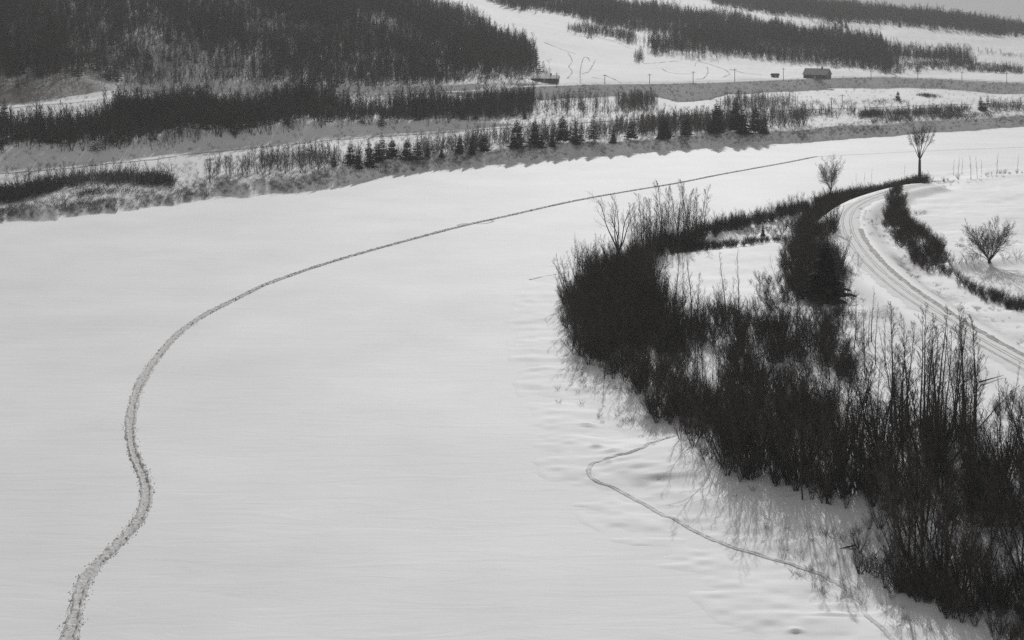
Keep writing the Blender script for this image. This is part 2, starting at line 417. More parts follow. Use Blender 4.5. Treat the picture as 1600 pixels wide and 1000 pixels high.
ribbon("faint_trail", faint, [(-.5, .005), (-.25, .07), (0, .03), (.25, .08), (.5, .005)], flat, M_RUT, jit=0.06, seed=4)
for i, px in enumerate([[(715, 352), (726, 349), (735, 350)], [(745, 350), (760, 349), (770, 346), (766, 343)]]):
    ribbon("side_track", catmull([P(u, v)[:2] for u, v in px], .5), [(-.4, .004), (-.15, .06), (.1, .03), (.4, .004)], flat, M_TRAIL, jit=.08, seed=5 + i)
ribbon("side_track", catmull([P(u, v)[:2] for u, v in [(828, 437), (850, 433), (862, 431), (886, 426)]], .4), [(-.3, .01), (-.1, .08), (.1, .04), (.3, .01)], h_near_or := (lambda x, y: np.maximum(h_near(x, y), 0)), M_RUT, jit=.08, seed=8)
FP = [(1110, 668), (1085, 673), (1060, 681), (1030, 690), (1000, 701), (970, 711), (945, 718), (926, 725), (918, 734), (922, 745), (938, 756), (965, 766), (1000, 785), (1050, 812), (1110, 842), (1150, 858), (1200, 871), (1250, 887), (1285, 900), (1318, 917), (1338, 937), (1352, 957), (1378, 984), (1410, 1012)]
fp_path = catmull([P(u, v, .5)[:2] for u, v in FP], 0.3)
fp_path = fp_path + .35 * np.stack([vnoise(fp_path[:, 0], fp_path[:, 1], 2.3, 1), vnoise(fp_path[:, 0], fp_path[:, 1], 2.3, 2)], -1)
for _ in range(3):
    fp_path = np.array([P(800 + F * x / y, HZ + (CAMZ - .5) * F / y, max(0., h))[:2] for (x, y), h in zip(fp_path, h_near(fp_path[:, 0], fp_path[:, 1]))]) if _ == 0 else fp_path
ribbon("footpath", fp_path, [(-.30, -.04), (-.2, .02), (-.12, .04), (-.05, -.01), (.05, -.01), (.12, .035), (.2, .02), (.30, -.04)], h_near_or, M_RUT, jit=.025, seed=9, lift=.05)
# lane: packed snow strip, four thin wheel lines, one band of grit thrown to the side
lane = ribbon("lane", LANE, [(-2.9, -.12), (-2.2, .05), (-1.2, .06), (0, .05), (1.2, .06), (2.2, .05), (2.9, -.12)], h_near, M_LANE, jit=.03, seed=10, lift=.05)
def offset_path(path, o):
    t = np.gradient(path, axis=0); t /= np.linalg.norm(t, axis=1)[:, None]
    return path + np.stack([t[:, 1], -t[:, 0]], -1) * o
for i, o in enumerate((-1.15, -.75, .55, 1.0)):
    q = ribbon("wheel_track", offset_path(LANE, o + .22 * vnoise(LANE[:, 0], LANE[:, 1], 9, i)[:, None]), [(-.075, .0), (0, .012), (.075, .0)], h_near, M_TRACK, jit=.02, seed=20 + i, lift=.125)
g0 = [k for k in range(len(LANE)) if 300 < (LANE[k][1])]
gr = offset_path(LANE, 0)[:]
side = 1 if inside(*[np.array([c]) for c in offset_path(LANE, 4.2)[len(LANE) // 2]], FIELDS[1])[0] else -1
E = offset_path(LANE, 2.6)
mid = P(1352, 380, 4.4)[:2]
sgn = 1 if np.min(np.linalg.norm(offset_path(LANE, 2.6) - mid, axis=1)) < np.min(np.linalg.norm(offset_path(LANE, -2.6) - mid, axis=1)) else -1
ribbon("grit_band", offset_path(LANE, 2.55 * sgn)[:int(len(LANE) * .62)], [(-.55, -.03), (-.3, .02), (-.05, .05), (.2, .02), (.4, .05), (.6, -.03)], h_near, M_GRIT, jit=.10, seed=30, lift=.10)
# far roads and gullies
def far_path(px, step=3.0):
    out = []
    for u, v in px:
        ys = np.linspace(380, 1900, 1500); xs = (u - 800) * ys / F
        vv = v_of(xs, ys, h_far(xs, ys)); k = np.argmax((vv <= v) & (h_far(xs, ys) > .5))
        out.append((xs[k], ys[k]))
    return catmull(out, step)
uu = np.arange(-300, 1760, 12)
D_, Z_ = far_knots(uu)
for k, w in ((4, 3.2), (8, 4.2)):
    yy = D_[k] + w + .3
    ribbon("road", np.stack([(uu - 800) * yy / F, yy], -1), [(-3, -.05), (-2, .05), (0, .08), (2, .05), (3, -.05)], h_far, M_LANE, jit=0, lift=.18)
GUL = [[(887, 82), (894, 95), (889, 104), (894, 113), (887, 122)], [(907, 130), (907, 110), (911, 92), (918, 90), (922, 96)], [(930, 94), (925, 104), (920, 112), (910, 116)],
       [(1005, 100), (1050, 96), (1060, 96)], [(1035, 108), (1050, 114), (1085, 116)], [(1085, 94), (1110, 101), (1130, 108), (1140, 116), (1130, 121)], [(1088, 98), (1085, 104)], [(1105, 105), (1106, 114), (1100, 122), (1088, 124)],
       [(850, 66), (880, 78), (900, 84)], [(930, 58), (960, 65), (985, 76)], [(1140, 108), (1165, 115), (1190, 117)], [(945, 118), (965, 127), (970, 130)], [(925, 121), (945, 124)]]
for i, g in enumerate(GUL):
    ribbon("gully", far_path(g), [(-.28, .0), (0, .10), (.28, .0)], h_far, M_GULLY, jit=.15, seed=40 + i, lift=.12)

# ------------------------------------------------------------------ trees
def unit(d): return d / (np.linalg.norm(d) + 1e-9)
def limb(mbs, p, d, Ln, r, lev, R, S):
    n = S['seg'][lev]
    pts = [p]; ds = [d]
    for i in range(n):
        d = unit(d + np.array((0, 0, S['up'][lev])) / n + S['wob'][lev] * (R.rand(3) - .5))
        p = p + d * (Ln / n); pts.append(p); ds.append(d)
    tip = max(S['rmin'] * .6, r * S['taper'][lev])
    rad = [r + (tip - r) * (i / n) ** .8 for i in range(n + 1)]
    mbs[min(lev, 1)].tube(pts, rad, S['sides'][lev], cap=lev < 2)
    if lev + 1 < len(S['n']) + 1 and lev < len(S['n']):
        for c in range(S['n'][lev]):
            t = S['from'][lev] + (1 - S['from'][lev]) * ((c + R.rand()) / S['n'][lev])
            k = min(int(t * n), n - 1); fr = t * n - k
            q = pts[k] * (1 - fr) + pts[k + 1] * fr
            dd = ds[k + 1]
            az = R.rand() * 2 * math.pi + c * 2.4
            side = np.cross(dd, (math.cos(az), math.sin(az), .31)); side = unit(side)
            a = math.radians(S['ang'][lev] + (R.rand() - .5) * S['angv'])
            nd = unit(dd * math.cos(a) + side * math.sin(a))
            ln = Ln * S['len'][lev] * (S['base'] - S['fall'] * t if lev == 0 else 1.1 - .5 * t) * (.55 + .7 * R.rand())
            limb(mbs, q, nd, ln, max(S['rmin'], min(rad[k] * .7, ln * S['rk'])), lev + 1, R, S)

ASPEN = dict(seg=[9, 4, 2, 1], up=[.15, .75, .45, .3], wob=[.10, .25, .4, .4], taper=[.12, .3, .5, .6], sides=[5, 3, 3, 3], rmin=.011, rk=.013,
             n=[25, 7, 3], ang=[40, 38, 36], angv=34, len=[.21, .42, .5], base=1.15, fall=.8, **{'from': [.22, .2, .3]})
STEM = dict(seg=[6, 3, 2], up=[.35, .4, .2], wob=[.22, .3, .4], taper=[.15, .4, .5], sides=[3, 3, 3], rmin=.009, rk=.012,
            n=[13, 6], ang=[38, 38], angv=28, len=[.34, .42], base=1.0, fall=.5, **{'from': [.2, .15]})
LIMBS = dict(seg=[7, 4, 3, 1], up=[.30, .1, .0, -.1], wob=[.16, .26, .4, .5], taper=[.16, .3, .5, .6], sides=[5, 3, 3, 3], rmin=.012, rk=.014,
             n=[11, 8, 4], ang=[34, 38, 42], angv=24, len=[.40, .42, .45], base=1.05, fall=.45, **{'from': [.25, .2, .2]})
def make_aspen(seed, h, S=ASPEN, lean=.03, r=None):
    R = np.random.RandomState(seed); mbs = [MB(), MB()]
    limb(mbs, np.array((0, 0, -.3)), unit(np.array(((R.rand() - .5) * lean * 2, (R.rand() - .5) * lean * 2, 1))), h + .3, r or h * .0105, 0, R, S)
    return mbs
def make_multi(seed, h, stems, lean, S=STEM, r=None, trunk=0.0, tr=.2):
    R = np.random.RandomState(seed); mbs = [MB(), MB()]
    top = np.array((0, 0, -.2))
    if trunk > 0:
        pts = [np.array((0., 0, -.3))] + [np.array(((R.rand() - .5) * .12, (R.rand() - .5) * .12, trunk * k / 4)) for k in range(1, 5)]
        mbs[0].tube(pts, [tr * 1.25, tr, tr * .95, tr * .9, tr * .8], 7); top = pts[-1]
    for k in range(stems):
        az = 2 * math.pi * (k + .6 * R.rand()) / stems; ln = math.radians(lean * (.35 + .75 * R.rand()))
        d = np.array((math.cos(az) * math.sin(ln), math.sin(az) * math.sin(ln), math.cos(ln)))
        p = top + (np.array((math.cos(az), math.sin(az), 0)) * .12 * (trunk == 0)) + np.array((0, 0, -.15 if trunk else 0))
        limb(mbs, p, d, (h - trunk) * (.7 + .35 * R.rand()), r or h * .011, 0, R, S)
    return mbs
def fuse(mbs):
    m = MB()
    for q in mbs:
        b = len(m.v); m.v += q.v; m.f += [tuple(i + b for i in f) for f in q.f]
    return m
def make_spruce(seed, h, w, whorls, per, fans, droop=.25, bare=.06):
    R = np.random.RandomState(seed); tk, cr = MB(), MB()
    tk.tube([np.array((0, 0, -.4)), np.array((0, 0, h * .5)), np.array((.02, 0, h))], [h * .013, h * .008, .012], 6)
    for i in range(whorls):
        t = bare + (1 - bare) * (i / whorls) ** .95
        z = h * t; reach = w * (1 - t) ** .85 * (.75 + .45 * R.rand()) + .06 * h * (1 - t) + .08
        for k in range(per):
            az = 2 * math.pi * (k + R.rand() * .8) / per + i * .7
            rr = reach * (.6 + .55 * R.rand())
            dx, dy = math.cos(az), math.sin(az)
            pts = [np.array((dx * rr * s, dy * rr * s, z + rr * (.25 * s * (1 - t) - droop * s * s - (.1 if t < .5 else -.25) * s))) for s in (0, .4, .75, 1)]
            cr.tube(pts, [.03, .022, .014, .006], 3)
            for j in range(fans):
                s = .15 + .85 * (j + R.rand()) / fans
                kk = 0 if s < .4 else (1 if s < .75 else 2); s0, s1 = ((0, .4), (.4, .75), (.75, 1))[kk]
                q = pts[kk] + (pts[kk + 1] - pts[kk]) * ((s - s0) / (s1 - s0))
                for sd in (-1, 1):
                    ln = (.28 + .32 * R.rand()) * rr * (1.1 - .6 * s) + .08
                    fx, fy = dx * .75 - sd * dy * .66, dy * .75 + sd * dx * .66
                    a = q + np.array((fx * ln, fy * ln, -ln * (.25 + .35 * R.rand())))
                    wv = ln * .30
                    cr.poly([q, (q + a) / 2 + np.array((-fy * wv, fx * wv, .03)), a, (q + a) / 2 + np.array((fy * wv, -fx * wv, -wv * .8))])
    return [tk, cr]
def pair(name, mbs, mt, mc):
    return mbs[0].mesh(name + "_trunk", mt), mbs[1].mesh(name + "_crown", mc)

def place_tree(pair_, name, x, y, z, h0, h, rot, label, cat, group=None, crown="crown", lean=(0, 0)):
    root = bpy.data.objects.new(name, None); COL.objects.link(root)
    root.empty_display_size = .5
    root.location = (x, y, z); s = h / h0
    root.scale = (s * random.uniform(.9, 1.15),) * 2 + (s,)
    root.rotation_euler = (lean[0], lean[1], rot)
    tag(root, label, cat, group)
    link("trunk", pair_[0], root); link(crown, pair_[1], root)
    return root
def place_one(mesh, name, x, y, z, h0, h, rot, label, cat, group=None, wide=1.0):
    o = link(name, mesh); s = h / h0
    o.location = (x, y, z); o.scale = (s * wide, s * wide, s); o.rotation_euler = (0, 0, rot)
    return tag(o, label, cat, group)

ASP = [pair("aspen", make_aspen(200 + i, 12.0), M_BARK, M_TWIG) for i in range(5)]
THIN = dict(ASPEN, n=[18, 5, 2], len=[.15, .4, .5]); THIN['from'] = [.3, .2, .3]
SLIM = [pair("slim_aspen", make_aspen(230 + i, 11.0, THIN), M_BARK, M_TWIG) for i in range(3)]
ALD = [pair("alder", make_multi(260 + i, 9.0, 4 + i % 2, 22, dict(ASPEN, n=[16, 7, 3], ang=[34, 36, 36], len=[.25, .4, .45], sides=[4, 3, 3, 3])), M_BARK, M_TWIG) for i in range(4)]
SHR = [fuse(make_multi(300 + i, 4.0, 11, 34)).mesh("shrub", M_TWIG) for i in range(5)]
LOWS = [fuse(make_multi(330 + i, 2.0, 9, 55, dict(STEM, n=[9, 4], rmin=.007))).mesh("low_shrub", M_TWIG) for i in range(3)]
FARS = dict(seg=[4, 2, 1], up=[.1, .5, .2], wob=[.12, .3, .3], taper=[.25, .4, .5], sides=[3, 3, 3], rmin=.028, rk=.016, n=[22, 5], ang=[42, 40], angv=30, len=[.27, .42], base=1.15, fall=.7, **{'from': [.25, .2]})
def hidden(name, mesh):
    return bpy.data.objects.new(name, mesh)
FAR_T = [hidden("far_tree", fuse(make_aspen(400 + i, 9.0, FARS, r=.10)).mesh("far_tree", M_FARTWIG)) for i in range(5)]
FAR_M = [hidden("far_tree", fuse(make_multi(420 + i, 8.0, 3, 22, dict(FARS, n=[10, 4]), r=.09)).mesh("far_tree", M_FARTWIG)) for i in range(3)]
FAR_S = [hidden("far_shrub", fuse(make_multi(430 + i, 3.0, 7, 45, dict(FARS, n=[6, 4], rmin=.022))).mesh("far_shrub", M_FARTWIG)) for i in range(3)]
SPR = [pair("spruce", make_spruce(500 + i, 10.0, (1.9, 2.5, 1.6, 2.2, 2.9)[i], (22, 18, 24, 15, 17)[i], 8, (5, 4, 4, 4, 5)[i], droop=(.25, .1, .35, .2, .05)[i], bare=(.05, .12, .04, .2, .1)[i]), M_BARK, M_NEEDLE) for i in range(5)]
FAR_C = [hidden("far_spruce", fuse(make_spruce(520 + i, 10.0, 1.9, 13, 6, 2)).mesh("far_spruce", M_NEEDLE)) for i in range(2)]
NEAR_S = [hidden("under_shrub", m) for m in SHR]
NEAR_L = [hidden("under_low", m) for m in LOWS]
NEAR_A = [hidden("under_alder", fuse(make_multi(270 + i, 8.0, 4, 24, dict(STEM, n=[16, 7], len=[.3, .4]), r=.06)).mesh("under_alder", M_TWIG)) for i in range(3)]

def mass(name, label, cat, pts, variants, heights, h0, weights=None, seed=1, lean=0.06):
    """a wood or thicket nobody could count: one object whose geometry nodes set the trees on their spots"""
    r = np.random.RandomState(seed)
    n = len(pts)
    me = bpy.data.meshes.new(name)
    me.vertices.add(n); me.vertices.foreach_set("co", np.asarray(pts, np.float32).ravel())
    def attr(nm, ty, val, key="value"):
        a = me.attributes.new(nm, ty, 'POINT'); a.data.foreach_set(key, val)
    sc = (np.asarray(heights) / h0)
    attr("size", 'FLOAT_VECTOR', np.stack([sc * r.uniform(.85, 1.25, n), sc * r.uniform(.85, 1.25, n), sc], -1).astype(np.float32).ravel(), "vector")
    attr("turn", 'FLOAT_VECTOR', np.stack([r.normal(0, lean, n), r.normal(0, lean, n), r.uniform(0, 6.28, n)], -1).astype(np.float32).ravel(), "vector")
    attr("pick", 'INT', r.choice(len(variants), n, p=weights).astype(np.int32))
    o = link(name, me)
    c = bpy.data.collections.new(name + "_kinds")
    for i, vobj in enumerate(variants):
        vobj2 = bpy.data.objects.new("%s_%02d" % (name, i), vobj.data); c.objects.link(vobj2)
    ng = bpy.data.node_groups.new(name, 'GeometryNodeTree')
    ng.interface.new_socket("Geometry", in_out='INPUT', socket_type='NodeSocketGeometry')
    ng.interface.new_socket("Geometry", in_out='OUTPUT', socket_type='NodeSocketGeometry')
    N, K = ng.nodes, ng.links
    gi, go = N.new("NodeGroupInput"), N.new("NodeGroupOutput")
    ip, ci = N.new("GeometryNodeInstanceOnPoints"), N.new("GeometryNodeCollectionInfo")
    ci.inputs["Collection"].default_value = c
    ci.inputs["Separate Children"].default_value = True; ci.inputs["Reset Children"].default_value = True
    def named(nm, ty):
        q = N.new("GeometryNodeInputNamedAttribute"); q.data_type = ty; q.inputs["Name"].default_value = nm
        return next(s for s in q.outputs if s.enabled)
    K.new(gi.outputs[0], ip.inputs["Points"]); K.new(ci.outputs[0], ip.inputs["Instance"])
    ip.inputs["Pick Instance"].default_value = True
    K.new(named("pick", 'INT'), ip.inputs["Instance Index"])
    K.new(named("turn", 'FLOAT_VECTOR'), ip.inputs["Rotation"]); K.new(named("size", 'FLOAT_VECTOR'), ip.inputs["Scale"])
    K.new(ip.outputs[0], go.inputs[0])
    md = o.modifiers.new("spread", 'NODES'); md.node_group = ng
    me.materials.append(variants[0].data.materials[0])
    return tag(o, label, cat, None, "stuff")

# ---- spots on the near land: polygons of feet, given in photo pixels
def near_spots(poly, n, seed, clump=0.0, sep=0.5, z=2.6, warp=1.0):
    r = np.random.RandomState(seed)
    wp = W(poly, z); xs, ys = [p[0] for p in wp], [p[1] for p in wp]
    out = []; tries = 0
    while len(out) < n and tries < 400 * n + 4000:
        tries += 1
        x, y = r.uniform(min(xs) - 3, max(xs) + 3), r.uniform(min(ys) - 4, max(ys) + 4)
        wx = x + warp * (5 * vnoise(x, y, 7.3, 1) + 1.1 * np.clip(r.randn(), -1, 1)); wy = y + warp * (5 * vnoise(x, y, 8.1, 2) + 1.2 * np.clip(r.randn(), -1, 1))
        if not inside(np.array([wx]), np.array([wy]), wp)[0]: continue
        if clump and vnoise(x, y, 7.0, 1) + .5 < clump * r.rand(): continue
        if any((x - a) ** 2 + (y - b) ** 2 < sep * sep for a, b in out[-40:]): continue
        out.append((x, y))
    a = np.array(out)
    return np.c_[a, np.maximum(h_near(a[:, 0], a[:, 1]), 0)]
def poly_area(poly, z=2.6):
    w = W(poly, z); return abs(sum(a[0] * b[1] - b[0] * a[1] for a, b in zip(w, w[1:] + w[:1]))) / 2

TIP = [(896, 445), (891, 480), (905, 525), (955, 575), (1030, 565), (1055, 505), (1048, 475), (1015, 448), (1000, 412), (960, 402), (915, 412)]
CLUSTER = [(985, 392), (1000, 412), (1045, 396), (1090, 380), (1085, 365), (1030, 375)]
WEST = [(955, 575), (1000, 622), (1070, 664), (1115, 692), (1160, 730), (1215, 752), (1300, 690), (1330, 600), (1345, 560), (1340, 525), (1290, 512), (1230, 530), (1165, 500), (1055, 505), (1030, 565)]
SOUTH = [(1215, 740), (1255, 760), (1310, 786), (1345, 828), (1400, 876), (1455, 905), (1540, 932), (1620, 972), (1700, 1005), (1760, 960), (1740, 800), (1640, 750), (1560, 735), (1480, 735), (1400, 700), (1300, 690)]
CORNER = [(1305, 815), (1345, 850), (1400, 895), (1460, 928), (1560, 985), (1700, 1050), (1760, 1000), (1620, 940), (1450, 880), (1340, 800)]
SHORE = [(1110, 672), (1165, 718), (1220, 740), (1270, 760), (1330, 790), (1345, 770), (1260, 720), (1180, 680), (1120, 660)]
FIELD_EDGE = [(1040, 399), (1100, 391), (1160, 384), (1228, 376), (1228, 371), (1150, 375), (1085, 379), (1040, 393)]
LINK = [(1175, 452), (1230, 432), (1320, 470), (1345, 525), (1290, 518), (1170, 505)]
GAP = [(1290, 600), (1290, 690), (1400, 700), (1440, 640), (1380, 600)]
TALL = [(1385, 668), (1400, 705), (1480, 735), (1545, 735), (1535, 692), (1500, 674), (1450, 662)]
EDGE = [(1540, 650), (1580, 740), (1700, 770), (1740, 690), (1620, 640)]
ROADSIDE = [(1228, 372), (1246, 348), (1285, 352), (1306, 420), (1316, 465), (1270, 478), (1236, 455), (1224, 415)]
LEVEE_HEDGE = [(1085, 376), (1180, 352), (1262, 330), (1260, 322), (1180, 343), (1085, 364)]
LANE_HEDGE = [(1252, 356), (1290, 336), (1336, 313), (1388, 296), (1445, 284), (1442, 277), (1385, 286), (1330, 300), (1262, 326)]
FIELD_HEDGE = [(1398, 306), (1386, 330), (1383, 352), (1400, 386), (1425, 412), (1450, 425), (1470, 428), (1478, 405), (1466, 385), (1440, 365), (1418, 340), (1408, 318), (1410, 305)]
FIELD_TAIL = [(1470, 425), (1500, 448), (1545, 470), (1610, 502), (1660, 520), (1660, 500), (1600, 478), (1520, 445), (1485, 420)]

def part_of(v, vals, names):
    k = np.searchsorted(np.quantile(vals, np.linspace(0, 1, len(names) + 1)[1:-1]), v)
    return names[int(k)]
def trees(kinds, h0s, spots, hr, name, place, cat, group, seed, lean=.05):
    """place: where the stand is; each tree's label adds its size, habit and spot within the stand"""
    r = np.random.RandomState(seed)
    us = 800 + F * spots[:, 0] / spots[:, 1]
    for (x, y, z), u in zip(spots, us):
        k = r.randint(len(kinds)); h = r.uniform(*hr)
        lab = "%s %s leafless tree, %s %s of the %s" % (("low", "tall")[h > sum(hr) / 2], "many-stemmed" if h0s[k] == 9.0 else "single-stemmed",
              part_of(u, us, ("left", "centre", "right")), part_of(y, spots[:, 1], ("front", "middle", "back")), place)
        place_tree(kinds[k], name, x, y, z, h0s[k], h, r.uniform(0, 6.28), lab, cat, group, lean=(r.normal(0, lean), r.normal(0, lean)))
def shrubs(spots, hr, name, label, group, seed, wide=1.0, meshes=None, h0=4.0):
    r = np.random.RandomState(seed); ms = meshes or SHR
    us = np.array([800 + F * p[0] / p[1] for p in spots])
    words = ("leftmost", "left", "central", "right", "rightmost") if len(us) > 8 else None
    order = {int(j): i for i, j in enumerate(np.argsort(us))}
    nth = ("leftmost", "second from left", "third from left", "fourth from left", "fifth from left", "sixth from left", "seventh from left", "eighth from left")
    for i, (x, y, z) in enumerate(spots):
        lab = label + ", " + (part_of(us[i], us, words) + " stretch" if words else nth[order[i]])
        place_one(ms[r.randint(len(ms))], name, x, y, z, h0, r.uniform(*hr), r.uniform(0, 6.28), lab, "shrub", group, wide)

MIX, MIXH = ASP + ALD, [12.0] * 5 + [9.0] * 4
trees(MIX, MIXH, near_spots(TIP, 58, 1, sep=1.3), (6.5, 9.5), "bare_tree", "thicket at the tip of the point", "bare tree", "leafless trees on the tip of the point", 1)
trees(ASP, [12.0] * 5, near_spots(CLUSTER, 38, 2, sep=.8), (9, 14), "bare_tree", "upright stand behind the pocket field", "bare tree", "tall stand behind the pocket field", 2)
trees(MIX, MIXH, near_spots(WEST, 58, 3, clump=.6, sep=1.5), (5.5, 8.5), "bare_tree", "middle part of the riverside thicket", "bare tree", "leafless trees in the middle of the thicket", 3)
trees(MIX, MIXH, near_spots(SOUTH, 72, 44, clump=.6, sep=1.4), (8, 13), "bare_tree", "lower right riverside thicket", "bare tree", "leafless trees in the lower right of the thicket", 4)
trees(ASP + SLIM, [12.0] * 5 + [11.0] * 3, near_spots(TALL, 26, 5, sep=1.0), (10.5, 14.5), "bare_tree", "slender stand below the snowy lane", "bare tree", "tall slender trees below the lane", 5, lean=.025)
trees(SLIM + ASP[:1], [11.0] * 3 + [12.0], near_spots(EDGE, 12, 6, sep=1.5), (5, 8.5), "bare_tree", "thin trees by the lane verge", "bare tree", "thin trees below the lane verge", 6, lean=.03)
trees(SLIM, [11.0] * 3, near_spots([(1325, 500), (1365, 540), (1410, 610), (1400, 655), (1345, 610), (1335, 560)], 9, 27, sep=1.2, warp=.2), (5, 9), "bare_tree", "sparse group in the snow gap", "bare tree", "thin trees in the snow gap", 27)
trees(MIX, MIXH, near_spots(ROADSIDE, 20, 7, sep=1.2), (5, 8.5), "bare_tree", "dark clump beside the lane bend", "bare tree", "leafless trees in the lane bend clump", 7)

shrubs(near_spots(TIP, 24, 11, sep=1), (3, 5), "shrub", "dark twiggy shrub under the trees at the tip of the point", "shrubs at the tip of the point", 11)
shrubs(near_spots(WEST, 40, 12, clump=.6, sep=1), (2.8, 5), "shrub", "dark twiggy shrub in the middle of the riverside thicket", "shrubs in the middle of the thicket", 12)
shrubs(near_spots(SOUTH, 40, 13, clump=.5, sep=1), (3, 5), "shrub", "dark twiggy shrub in the lower right of the thicket", "shrubs in the lower right of the thicket", 13)
shrubs(near_spots(ROADSIDE, 18, 14, sep=.8), (3, 5), "shrub", "dark shrub in the clump beside the bend of the lane", "shrubs in the lane bend clump", 14)
shrubs(near_spots(LEVEE_HEDGE, 34, 15, sep=.8, warp=.3), (2.8, 4.8), "shrub", "dark shrub in the hedge on the pocket field's river side", "hedge shrubs along the river side of the field", 15)
shrubs(near_spots(LANE_HEDGE, 34, 16, sep=.8, warp=.3), (2.4, 4.8), "shrub", "dark shrub in the hedge between the lane and the river", "hedge shrubs between lane and river", 16)
shrubs(near_spots(FIELD_HEDGE, 34, 17, sep=.8, warp=.3), (2.2, 4), "shrub", "dark shrub in the curved hedge inside the bend of the lane", "hedge shrubs inside the lane bend", 17)
shrubs(near_spots(FIELD_TAIL, 26, 18, sep=.8, warp=.3), (1.6, 3.0), "shrub", "low shrub in the hedge tail running off the right edge", "hedge tail shrubs at the right edge", 18)

# undergrowth: the twigs of the thicket floor, one uncountable mass
up, uh = [], []
ur = np.random.RandomState(55)
for poly, dens, hr, cl in ((TIP, .42, (1.5, 4.2), .35), (WEST, .27, (1.0, 4.0), 1.1), (SOUTH, .26, (.8, 3.8), 1.15), (CORNER, .62, (.8, 3.0), .6), (FIELD_EDGE, 1.0, (.6, 1.7), .2), (LINK, .20, (1.0, 3.0), 1.0), (TALL, .25, (1.5, 4.0), .6), (EDGE, .10, (1, 2.5), .8), (ROADSIDE, .4, (1.5, 3.5), .3), (CLUSTER, .5, (1.8, 3.5), 0),
                           (LEVEE_HEDGE, .6, (1.4, 3.2), 0), (LANE_HEDGE, .7, (1.3, 3.4), 0), (FIELD_HEDGE, .5, (1.2, 3.0), .3), (FIELD_TAIL, .6, (.8, 2.2), .5)):
    q = near_spots(poly, int(poly_area(poly) * dens), ur.randint(9999), clump=cl, sep=.4, warp=.3 if poly is CORNER or poly is FIELD_EDGE or 'HEDGE' in [k for k, v_ in globals().items() if v_ is poly][0] or poly is FIELD_TAIL else 1)
    up.append(q); uh.append(ur.uniform(hr[0], hr[1], len(q)))
mass("undergrowth", "dense dark tangle of leafless twigs under the near trees", "undergrowth", np.concatenate(up), NEAR_S, np.concatenate(uh), 4.0, seed=5)

tp0, th0 = [], []
for poly, dens, hr, cl in ((TIP, .13, (5, 8.5), 0), (WEST, .05, (4, 8), .9), (SOUTH, .05, (5, 11), .7), (SHORE, .20, (7, 12), .2), (CLUSTER, .10, (5, 10), 0), (ROADSIDE, .06, (3, 7), 0)):
    q = near_spots(poly, int(poly_area(poly) * dens), ur.randint(9999), clump=cl, sep=.6)
    tp0.append(q); th0.append(ur.uniform(hr[0], hr[1], len(q)))
mass("thicket", "close mass of thin leafless stems filling the riverside thicket", "thicket", np.concatenate(tp0), NEAR_A, np.concatenate(th0), 8.0, seed=15)

VERGE = [(1450, 287), (1480, 283), (1520, 278), (1560, 272), (1600, 267), (1700, 257), (1700, 254), (1600, 263.5), (1560, 268), (1520, 274), (1480, 279), (1450, 282)]
shrubs(near_spots(VERGE, 24, 19, sep=.7, warp=.1), (.7, 1.9), "shrub", "low shrub in the thin brush line running right from the elm", "brush line right of the elm", 19)
# ---- single trees
def at(u, v, z=2.6):
    p = P(u, v, z)
    for _ in range(6):
        z = max(0.0, float(h_near(p[0], p[1])[0])); p = P(u, v, z)
    return p
def single(px, mbs, h, name, label, cat="bare tree", mt=M_BARK, mc=M_TWIG, group=None, rot=0.0, h0=None, lean=(0, 0)):
    p = at(*px)
    return place_tree(pair(name, mbs, mt, mc), name, p[0], p[1], p[2], h0 or h, h, rot, label, cat, group, lean=lean)
VASE = dict(LIMBS, up=[.45, .1, .0, -.15], rmin=.016, n=[13, 9, 4], ang=[24, 34, 40], len=[.36, .42, .5]); VASE['from'] = [.45, .2, .2]
single((1437, 278), make_multi(601, 16.5, 11, 27, VASE, r=.15, trunk=6.0, tr=.48), 16.0, "elm_tree", "tall vase-shaped leafless elm standing beside the lane near the river")
OVAL = dict(LIMBS, up=[.2, .2, .1, 0], rmin=.014, n=[13, 9, 4]); OVAL['from'] = [.2, .2, .2]
single((1298, 306), make_multi(602, 10.5, 18, 36, OVAL, r=.08, trunk=1.6, tr=.22), 9.0, "bare_tree", "pale round-crowned leafless tree rising from the hedge by the river", mt=M_PALE, mc=M_PALE)
single((1546, 409), make_multi(603, 8.2, 20, 54, OVAL, r=.085, trunk=.25, tr=.34), 8.0, "bare_tree", "low fan-shaped leafless tree standing alone in the right snowfield")
FORK = dict(LIMBS, up=[.35, .25, .15, .1], n=[9, 7, 3], ang=[34, 38, 40], len=[.36, .42, .5], wob=[.3, .35, .45, .5]); FORK['from'] = [.45, .25, .2]
single((966, 425), make_multi(604, 15.0, 6, 30, FORK, r=.20, trunk=4.0, tr=.36), 15.0, "bare_tree", "tall forked leafless tree spreading above the tip of the thicket")
words = ["leftmost", "second from left", "third from left", "fourth from left", "fifth from left", "sixth from left", "rightmost"]
for i, (u, v, h) in enumerate([(1022, 492, 9.3), (1034, 494, 9.0), (1054, 497, 10.2), (1067, 500, 10.0), (1081, 500, 10.6), (1134, 492, 9.0), (1154, 494, 9.4)]):
    p = at(u, v)
    place_tree(SLIM[i % 3], "bare_tree", p[0], p[1], p[2], 11.0, h + 1.2, i * 1.3, "slim leafless aspen standing against the pocket field, " + words[i] + " of seven", "bare tree", "slim aspens against the pocket field", lean=(.0, .02 * ((i % 3) - 1)))
r_ = np.random.RandomState(77)
